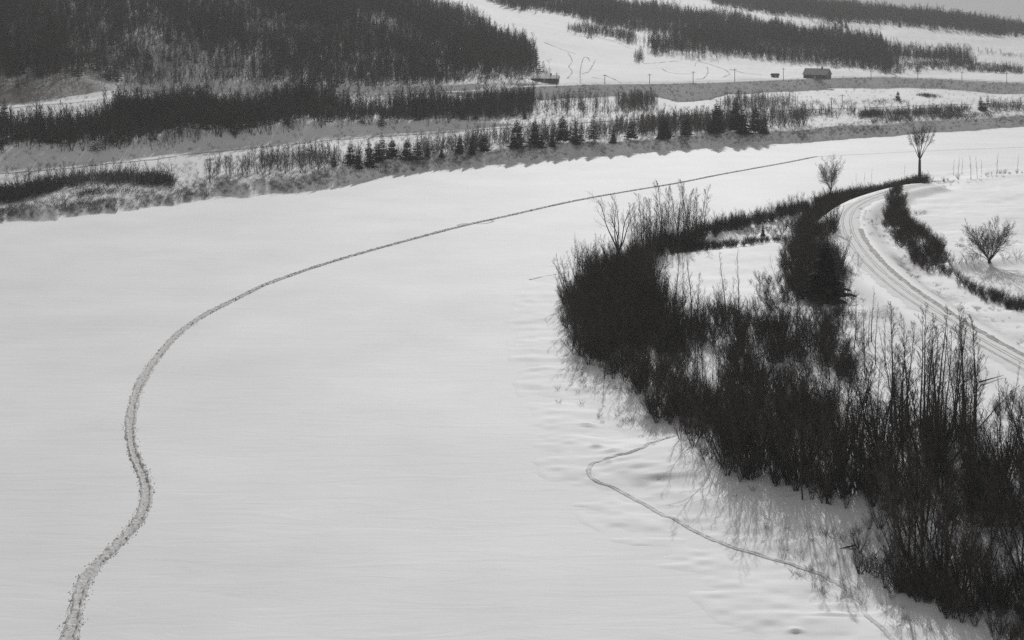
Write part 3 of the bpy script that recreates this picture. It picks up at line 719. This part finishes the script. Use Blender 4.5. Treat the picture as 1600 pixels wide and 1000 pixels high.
for i, (u, v, h) in enumerate([(1490, 274, 5.5), (1497, 274, 6.5), (1503, 273, 6), (1517, 280, 7.5), (1527, 279, 7), (1534, 272, 5), (1558, 269, 6.5), (1590, 264, 5)]):
    p = at(u, v)
    place_tree(SLIM[i % 3], "bare_tree", p[0], p[1], p[2], 11.0, h, i, "small thin leafless tree on the far brush line, " + ("leftmost", "second from left", "third from left", "fourth from left", "fourth from right", "third from right", "second from right", "rightmost")[i], "bare tree", "thin trees along the far lane", lean=(0, 0))
for i, (u, v, h) in enumerate([(1362, 285, 4.5), (1350, 290, 4.5), (1413, 275, 4), (1395, 318, 4.2), (1408, 322, 4.6), (1338, 290, 4)]):
    p = at(u, v)
    place_tree(SLIM[i % 3], "bare_tree", p[0], p[1], p[2], 11.0, h, i, "slender leafless sapling above the lane hedge " + ("right of the round-crowned tree", "halfway to the elm", "just left of the elm", "at the top of the inner hedge, left", "at the top of the inner hedge, right", "left of halfway to the elm")[i], "bare tree", "saplings above the lane hedges")
shrubs([at(u, v) for u, v in [(1495, 412), (1505, 411), (1514, 410), (1522, 409), (1531, 408), (1570, 405), (1590, 404)]], (1.6, 2.8), "shrub", "thin pale shrub beside the fan-shaped tree in the snowfield", "shrubs beside the field tree", 61, meshes=LOWS, h0=2.0)
shrubs([at(u, v) for u, v in [(1428, 336), (1434, 336), (1441, 335), (1446, 334)]], (1.2, 1.8), "shrub", "small sprig of shrub at the upper edge of the right snowfield", "sprigs by the snowfield edge", 62, meshes=LOWS, h0=2.0)
shrubs([at(u, v) for u, v in [(1200, 364), (1212, 366), (1222, 366), (1207, 371), (1218, 374), (1168, 371), (1180, 372)]], (1.5, 3.2), "shrub", "bare shrub on the snowy strip above the pocket field", "shrubs above the pocket field", 63)
shrubs([at(u, v) for u, v in [(1070, 392), (1085, 389), (1095, 387), (1105, 385), (1115, 384), (1125, 383), (1135, 382), (1145, 381)]], (1.2, 2.0), "shrub", "low dark shrub along the upper edge of the pocket field", "shrubs along the field edge", 64, wide=1.5)
shrubs([at(u, v) for u, v in [(1440, 288), (1450, 287), (1436, 293), (1446, 292), (1456, 284)]], (1.5, 2.4), "shrub", "dark shrub at the foot of the elm across the lane", "shrubs at the foot of the elm", 65)
shrubs([at(u, v) for u, v in [(1287, 838), (1296, 840), (1375, 880)]], (1.0, 1.6), "shrub", "small twiggy shrub alone on the shaded shore snow", "shrubs on the shaded shore", 66, meshes=LOWS, h0=2.0)
big = make_spruce(610, 10.5, 3.1, 26, 10, 7, droop=.2, bare=.03)
single((1291, 470), big, 10.5, "spruce_tree", "dark broad spruce with sweeping boughs beside the bend of the lane", "spruce", mc=M_NEEDLE)
p = at(1192, 369); place_tree(SPR[0], "spruce_tree", p[0], p[1], p[2], 10, 3.0, 1, "tiny dark spruce on the snowy strip above the pocket field", "spruce")
# small deciduous on the far left shore
def at_far(u, v, extra=0):
    ys = np.linspace(340, 1950, 4000); xs = (u - 800) * ys / F; zs = h_far(xs, ys)
    k = np.argmax((v_of(xs, ys, zs) <= v) & (zs > .1)); return np.array((xs[k], ys[k], zs[k]))

# fallen logs
def fallen(pa, pb, r, seed, label, twigs=6):
    a, b = at(*pa), at(*pb)
    R = np.random.RandomState(seed); mbs = [MB(), MB()]
    L_ = np.linalg.norm(b - a)
    S = dict(STEM, n=[twigs, 4], rmin=.012, up=[.0, .2, .2], wob=[.08, .3, .4], len=[.22, .4]); S['from'] = [.35, .2]
    limb(mbs, np.zeros(3), unit(b - a), L_, r, 0, R, S)
    root = bpy.data.objects.new("fallen_tree", None); COL.objects.link(root)
    root.location = a + np.array((0, 0, r * .7 + .12))
    tag(root, label, "fallen tree")
    link("trunk", mbs[0].mesh("log", M_BARK), root); link("branches", mbs[1].mesh("log_twigs", M_TWIG), root)
fallen((1336, 855), (1266, 868), .10, 1, "fallen trunk lying on the shaded snow below the thicket")
fallen((1458, 938), (1395, 905), .17, 2, "fallen dead tree with branches reaching out over the shore snow", 10)
fallen((1530, 600), (1568, 589), .15, 3, "fallen trunk lying in the snow below the lane at right", 3)

# weeds and stubble poking through the snow along the near shore and verges
wr = np.random.RandomState(91); wp_, wh = [], []
for poly, n in (([(880, 470), (870, 520), (900, 590), (960, 650), (1040, 690), (1070, 664), (1000, 622), (950, 575), (900, 520)], 90), ([(1350, 340), (1362, 385), (1420, 440), (1520, 500), (1610, 550), (1610, 510), (1500, 460), (1400, 395), (1375, 340)], 110),
                ([(1150, 735), (1300, 830), (1450, 940), (1430, 970), (1280, 860), (1140, 760)], 60), ([(1260, 480), (1330, 470), (1380, 500), (1440, 560), (1400, 640), (1340, 560)], 60), ([(1000, 400), (1085, 378), (1250, 336), (1240, 350), (1090, 388)], 70), ([(1460, 284), (1600, 266), (1600, 272), (1470, 292)], 50)):
    q = near_spots(poly, n, wr.randint(9999), clump=.9, sep=.3); wp_.append(q); wh.append(wr.uniform(.25, .9, len(q)))
mass("weeds", "scattered dry weed stalks poking through the shore snow", "weeds", np.concatenate(wp_), NEAR_L, np.concatenate(wh), 2.0, seed=8)

# ------------------------------------------------------------------ far side vegetation
def far_spots(poly, spacing, seed, clump=0.0, nscale=25.0, warp=.25):
    """ground points whose place in the view falls in the polygon, spread evenly over the ground"""
    r = np.random.RandomState(seed)
    us = [p[0] for p in poly]; vs = [p[1] for p in poly]
    u0, u1 = min(us), max(us)
    n = int(5.0e6 / spacing ** 2 * (u1 - u0) / F * 1.0)
    d = np.sqrt(r.uniform(340 ** 2, 2200 ** 2, n * 1)); 
    n_area = 0.5 * (2200 ** 2 - 340 ** 2) * (u1 - u0) / F / spacing ** 2
    d = np.sqrt(r.uniform(340 ** 2, 2200 ** 2, int(n_area))); u = r.uniform(u0, u1, int(n_area))
    x = (u - 800) * d / F; z = h_far(x, d); v = v_of(x, d, z)
    w1 = 22 * vnoise(x, d, 31, 0) + 12 * vnoise(x, d, 9, 1) + 4 * r.randn(len(x)); ok = inside(u + warp * w1, v + warp * (.35 * w1 + 1.2 * r.randn(len(x))), poly) & (z > .3)
    if clump: ok &= (vnoise(x, d, nscale, 2) + .5 > clump * r.rand(len(x)))
    return np.stack([x[ok], d[ok], z[ok]], -1)
HILL = [(-420, 175), (0, 142), (60, 138), (110, 140), (128, 112), (150, 128), (215, 138), (330, 139), (500, 141), (640, 139), (735, 131), (795, 126), (832, 112), (838, 92), (830, 76), (785, 56), (735, 32), (690, 14), (655, 0), (600, -400), (-420, -400)]
MIDW = [(-200, 250), (10, 228), (60, 237), (130, 240), (250, 233), (330, 219), (400, 213), (500, 204), (600, 197), (700, 192), (770, 188), (830, 178), (835, 166), (760, 168), (600, 170), (420, 170), (300, 172), (210, 178), (160, 195), (110, 207), (40, 212), (-200, 225)]
SPARSE = [(790, 186), (1010, 180), (1040, 168), (960, 158), (830, 154), (785, 162)]
RWOOD = [(930, -20), (950, 8), (1060, 22), (1200, 40), (1330, 60), (1400, 80), (1480, 92), (1535, 100), (1510, 103), (1400, 92), (1394, 117), (1340, 106), (1240, 98), (1150, 88), (1060, 84), (1015, 81), (1008, 72), (1090, 66), (1010, 50), (940, 38), (890, 24), (790, 12), (740, -10), (735, -80), (1000, -80)]
PATCH = [(885, 48), (900, 42), (960, 46), (1000, 70), (985, 72), (960, 58), (905, 55)]
RIDGE = [(1060, -60), (1120, 8), (1200, 22), (1300, 34), (1437, 46), (1600, 58), (1800, 68), (2000, 75), (2000, 40), (1800, 46), (1600, 44), (1500, 32), (1437, 23), (1340, 5), (1250, -30), (1150, -60)]
ts, hs = [], []
fr = np.random.RandomState(31)
for poly, sp, hr, cl, ns in ((HILL, 2.15, (4.5, 11), .25, 16), (MIDW, 1.65, (6, 10), .2, 12), (SPARSE, 3.2, (4, 7), .9, 18), (RWOOD, 2.8, (7, 11), .2, 25), (PATCH, 3.0, (6, 9), .2, 20), (RIDGE, 4.0, (9, 13), .2, 30)):
    q = far_spots(poly, sp, fr.randint(9999), cl, ns, .5 if poly is MIDW else 1.0); ts.append(q); hs.append(fr.uniform(hr[0], hr[1], len(q)))
print("far wood", [len(t) for t in ts])
tp, th = np.concatenate(ts), np.concatenate(hs)
th = th * (1 + .9 * vnoise(tp[:, 0], tp[:, 1], 26, 1) + .5 * vnoise(tp[:, 0], tp[:, 1], 9, 2)) * fr.uniform(.75, 1.15, len(th))
mass("woodland", "grey leafless woods covering the far hillside", "woods", tp, FAR_T + FAR_M + FAR_C, th, 9.0, weights=[.12] * 5 + [.12] * 3 + [.02] * 2, seed=3, lean=.03)
BR = [  # brush bands: polygon, spacing, heights, clumping
    ([(-100, 318), (0, 318), (60, 308), (100, 296), (100, 288), (0, 300), (-100, 300)], 1.2, (2.5, 4.2), .6), ([(100, 292), (160, 286), (250, 290), (275, 296), (265, 280), (180, 277), (105, 283)], 1.3, (2.5, 4.2), .6), ([(-100, 312), (100, 296), (270, 294), (262, 284), (180, 281), (100, 287), (-100, 304)], 2.2, (4.3, 7), .5),
    ([(110, 308), (200, 306), (200, 300), (115, 300)], 1.3, (1.5, 2.5), .3), ([(-100, 330), (30, 325), (140, 316), (300, 302), (290, 298), (100, 311), (-100, 322)], 2.2, (1, 2.2), .9),
    ([(320, 283), (520, 268), (540, 256), (420, 262), (330, 272)], 2.2, (5, 8), .4), ([(390, 262), (520, 255), (530, 246), (400, 255)], 1.6, (4, 7), .3), ([(520, 266), (640, 248), (760, 236), (760, 228), (640, 240), (530, 256)], 1.8, (3, 7), .5),
    ([(640, 244), (800, 230), (1000, 214), (1200, 202), (1200, 192), (1000, 202), (800, 218), (650, 232)], 2.1, (3.8, 8.2), .6), ([(1000, 212), (1260, 199), (1260, 186), (1000, 198)], 2.1, (5, 9), .6),
    ([(960, 172), (1020, 170), (1020, 160), (965, 160)], 2.2, (5, 8), .2), ([(1140, 178), (1230, 172), (1250, 165), (1160, 160), (1120, 168)], 2.6, (5, 8), .3),
    ([(1240, 186), (1340, 183), (1340, 176), (1250, 178)], 2.8, (3, 6), .5), ([(1340, 186), (1500, 181), (1520, 172), (1360, 178)], 1.7, (3, 5), .2), ([(1360, 195), (1450, 192), (1560, 185), (1540, 180), (1360, 190)], 2.2, (2, 3.5), .4), ([(1545, 176), (1640, 172), (1640, 166), (1550, 170)], 1.8, (4, 6), .2),
    ([(1380, 118), (1480, 112), (1600, 116), (1600, 108), (1500, 100), (1400, 96)], 4.0, (3, 6), .6), ([(1350, 72), (1430, 78), (1520, 84), (1600, 92), (1600, 88), (1430, 72)], 4.5, (3, 6), 1.0), ([(1430, 108), (1600, 116), (1600, 110), (1440, 100)], 3.5, (3, 5), .6),
    ([(1200, 168), (1420, 163), (1420, 158), (1200, 163)], 3.5, (1.5, 3), .7), ([(1440, 148), (1470, 152), (1460, 155), (1430, 150)], 2.5, (1.5, 3), .3),
    ([(990, 98), (1000, 82), (1005, 98)], 2.5, (4, 8), .2), ([(790, 130), (860, 130), (850, 100), (838, 100)], 4.5, (4, 7), .5),
    ([(10, 190), (60, 186), (70, 192), (20, 196)], 4, (1, 2), .6)]
bs, bh_ = [], []
for poly, sp, hr, cl in BR:
    q = far_spots(poly, sp, fr.randint(9999), cl, 9.0); bs.append(q); bh_.append(fr.uniform(hr[0], hr[1], len(q)))
print("far brush", [len(t) for t in bs])
bsp, bhp = np.concatenate(bs), np.concatenate(bh_)
FGREY = [hidden("grey_tree", o.data.copy()) for o in FAR_T + FAR_M]
for o in FGREY: o.data.materials.clear(); o.data.materials.append(M_GREYTWIG)
FDRY = [hidden("dry_brush", bpy.data.meshes["far_shrub"].copy())] + [hidden("dry_brush", o.data.copy()) for o in FAR_S[1:]]
for o in FDRY: o.data.materials.clear(); o.data.materials.append(M_DRY)
dr = np.random.RandomState(44)
def band(k0, k1, u0, u1, n, pw=1.0):
    u = dr.uniform(u0, u1, n); D, _ = far_knots(u); t = dr.uniform(0, 1, n) ** pw
    y = D[k0] * (1 - t) + D[k1] * t; x = (u - 800) * y / F
    keep = vnoise(x, y, 8, 2) + .5 > .8 * dr.rand(n)
    return np.stack([x, y, h_far(x, y)], -1)[keep]
db = np.concatenate([band(1, 2, -100, 1720, 5200, .7), band(2, 4, -100, 1720, 3600, 1.6), band(5, 7, -100, 900, 3600, 1.3), band(7, 8, 780, 1720, 2200), band(9, 11, -100, 860, 2200, 2.0), band(4, 7, 760, 1720, 1100)])
mass("dry_brush", "pale dry grass and twigs poking through snow on the far banks", "dry brush", db, FDRY, dr.uniform(.4, 1.6, len(db)), 3.0, seed=17)
tall = bhp > 4.2
mass("riverside_trees", "grey leafless trees lining the far river bank", "woods", bsp[tall], FGREY, bhp[tall], 9.0, seed=4)
mass("riverside_brush", "dark leafless brush along the far river bank", "brush", bsp[~tall], FAR_S, bhp[~tall], 3.0, seed=6)

# spruces of the far bank, each one standing free: photo foot (u, v), height in photo pixels
SP = [(522, 262, 24), (548, 261, 50), (560, 264, 42), (577, 262, 46), (590, 256, 42), (598, 258, 50), (637, 253, 38), (652, 258, 44), (613, 248, 32), (668, 250, 26), (690, 247, 28), (718, 243, 30), (738, 243, 42), (757, 238, 32), (808, 234, 44), (835, 231, 42), (845, 233, 30), (863, 230, 28), (880, 224, 44), (898, 226, 42), (907, 226, 36),
      (928, 226, 48), (958, 224, 36), (986, 219, 40), (1033, 217, 42), (1041, 218, 34), (1073, 213, 30), (1120, 211, 52), (1150, 208, 50), (1160, 210, 54), (1180, 209, 46), (1193, 209, 42), (1403, 157, 18), (1533, 172, 24), (1543, 172, 25), (1538, 174, 18), (1376, 66, 18), (1305, 46, 14), (1322, 44, 15), (6, 197, 44), (2, 240, 26), (1511, 24, 10), (820, 186, 20), (1050, 150, 0)]
sr = np.random.RandomState(12)
UNIQ = {1403: "small dark spruce alone on the far snowy flat", 1376: "lone spruce at the upper edge of the dark right wood", 6: "dark spruce at the left edge below the upper road", 2: "small dark spruce at the left edge beside the lower road", 548: "tall dark spruce leading the row on the far bank", 1120: "tall narrow spruce standing just clear of the far bank clump", 1511: "spruce tip standing proud of the ridge wood", 820: "small spruce on the flat behind the far bank row"}
def nth(i, n):
    w = ("first", "second", "third", "fourth", "fifth", "sixth", "seventh", "eighth", "ninth", "tenth")
    return ("leftmost" if i == 0 else w[i] + " from the left") if i < 10 and i <= n // 2 + 1 else ("rightmost" if i == n - 1 else w[n - 1 - i] + " from the right")
def zone(u): return 0 if u < 700 else 1 if u < 1060 else 2 if u < 1200 else 4 if u > 1500 else 3
ZN = ["dark spruce in the left part of the far bank row", "dark spruce in the middle of the far bank row", "broad dark spruce in the far bank clump", "spruce topping the dark wood above the farmhouse", "dark spruce in the small far right group"]
ZU = [sorted(q[0] for q in SP if q[2] and q[0] not in UNIQ and zone(q[0]) == k) for k in range(5)]
for u, v, px in SP:
    if not px: continue
    p = at_far(u, v); s = F / p[1]; h = px / s * sr.uniform(.85, 1.15)
    k = sr.randint(5)
    if u in UNIQ: lab, grp = UNIQ[u], None
    elif u < 700: lab, grp = "dark spruce in the left part of the row on the far bank", "spruces in the left part of the far bank row"
    elif u < 1060: lab, grp = "dark spruce in the middle of the row on the far bank", "spruces in the middle of the far bank row"
    elif u < 1200: lab, grp = "broad dark spruce in the clump at the right end of the far bank row", "spruces in the far bank clump"
    elif u > 1500: lab, grp = "dark spruce in the small group on the far right flat", "spruces on the far right flat"
    else: lab, grp = "spruce topping the dark wood above the farmhouse", "spruces topping the right wood"
    if u not in UNIQ: lab = ZN[zone(u)] + ', ' + nth(ZU[zone(u)].index(u), len(ZU[zone(u)]))
    place_tree(SPR[k], "spruce_tree", p[0], p[1], p[2], 10.0, h, sr.uniform(0, 6), lab, "spruce", grp, lean=(sr.normal(0, .03), sr.normal(0, .03)))
p = at_far(102, 326)
place_tree(pair("snag", make_multi(640, 5.0, 4, 35, FORK, r=.09, trunk=1.6, tr=.16), M_BARK, M_TWIG), "bare_tree", p[0], p[1], p[2], 5.0, 4.6, 0, "small gnarled leafless tree casting a long shadow on the far left shore", "bare tree")

# utility poles along the upper road
def utility_pole(u, v, px, label):
    p = at_far(u, v); h = px * p[1] / F
    root = bpy.data.objects.new("utility_pole", None); COL.objects.link(root)
    root.location = p; tag(root, label, "utility pole", "utility poles along the upper road")
    a, b, c = MB(), MB(), MB()
    a.tube([np.array((0, 0, -.5)), np.array((0, 0, h))], [.19, .13], 8); b.box(-1.1, 1.1, -.28, -.16, h - .9, h - .72)
    for x in (-.95, -.45, .45, .95): c.tube([np.array((x, -.22, h - .72)), np.array((x, -.22, h - .5))], [.06, .04], 6)
    link("pole", a.mesh("pole", M_POLE), root); link("crossarm", b.mesh("crossarm", M_POLE), root); link("insulators", c.mesh("insulators", M_GLASS), root)
for u, v, px, l in [(221, 144, 14, "utility pole at the foot of the left hillside wood"), (870, 137, 23, "utility pole in front of the snow-roofed house"), (945, 132, 16, "utility pole just right of the two stream lines"), (1015, 132, 17, "utility pole in the middle of the open snowfield"), (1083, 131, 20, "utility pole left of the snow-filled driveway"), (1148, 128, 21, "utility pole right of the snow-filled driveway"),
                    (1224, 126, 20, "utility pole beside the shed left of the farmhouse"), (1361, 125, 20, "utility pole right of the farmhouse"), (1434, 124, 24, "tallest utility pole before the brush right of the wood"), (1503, 127, 15, "second utility pole from the right edge"), (1573, 130, 17, "utility pole nearest the right edge"), (1299, 172, 20, "left one of two poles on the lower flat"), (1316, 167, 20, "right one of two poles on the lower flat"), (328, 284, 38, "thin pole standing on the far left bank")]:
    utility_pole(u, v, px, l)

# buildings by the upper road
def house(u, v, w, dp, hw, hr, label, roofm, chimney=True, rot=0.0, name="house"):
    p = at_far(u, v)
    root = bpy.data.objects.new(name, None); COL.objects.link(root)
    root.location = p + np.array((0, 0, -.3)); root.rotation_euler = (0, 0, rot); tag(root, label, "house" if name != "shed" else "shed")
    wl_ = MB(); wl_.box(-w / 2, w / 2, -dp / 2, dp / 2, 0, hw + .3)
    b = len(wl_.v)
    for s in (-1, 1):
        wl_.poly([(s * w / 2, -dp / 2, hw + .3), (s * w / 2, dp / 2, hw + .3), (s * w / 2, 0, hw + hr)])
    link("wall", wl_.mesh("wall", M_WOOD), root)
    o = .5
    for s in (-1, 1):
        m = MB(); e = s * (dp / 2 + o); k = hr / (dp / 2)
        q = [(-w / 2 - o, e, hw + .3 - o * k), (w / 2 + o, e, hw + .3 - o * k), (w / 2 + o, 0, hw + .3 + hr), (-w / 2 - o, 0, hw + .3 + hr)]
        q2 = [(x, y, z + .25) for x, y, z in q]
        m.v = q + q2; m.f = [(0, 1, 2, 3), (7, 6, 5, 4), (0, 4, 5, 1), (1, 5, 6, 2), (2, 6, 7, 3), (3, 7, 4, 0)]
        link("roof", m.mesh("roof", roofm), root)
    if chimney:
        m = MB(); m.box(w * .18, w * .18 + .9, -.45, .45, hw + hr - .6, hw + hr + 1.6); link("chimney", m.mesh("chimney", M_WOOD), root)
    m = MB(); m.box(-.5, .5, -dp / 2 - .06, -dp / 2 - .004, .3, 2.3); link("door", m.mesh("door", M_ROOF), root)
    for x in ([-.34, -.18, .22, .38] if w > 7 else []):
        m = MB(); m.box(x * w - .55, x * w + .55, -dp / 2 - .05, -dp / 2 - .003, 1.2, 2.4); f_ = link("window", m.mesh("window", M_GLASS), root)
    return root
house(1277, 123, 15.5, 9, 3.0, 3.4, "dark farmhouse with grey gable roof and chimney above the far road", M_ROOF, True, -.55)
house(852, 128, 14.5, 8, 2.1, 1.4, "low dark house under a snow-covered roof at the wood's edge", M_SNOWROOF, True, -.15)
house(1211, 121, 4.2, 3, 1.6, .8, "small dark shed on the snow left of the farmhouse", M_WOOD, False, .1, "shed")

# ------------------------------------------------------------------ winter haze
hz = MB(); hz.box(-1900, 2000, -200, 5300, -2.5, 190)
HAZE = bpy.data.materials.new("haze"); HAZE.use_nodes = True
hn = HAZE.node_tree.nodes; hn.remove(hn["Principled BSDF"])
pv = hn.new("ShaderNodeVolumePrincipled"); pv.inputs["Color"].default_value = (.95, .95, .95, 1); pv.inputs["Density"].default_value = 0.00018
HAZE.node_tree.links.new(pv.outputs[0], hn["Material Output"].inputs["Volume"])
ho = link("haze", hz.mesh("haze", HAZE)); ho["kind"] = "stuff"
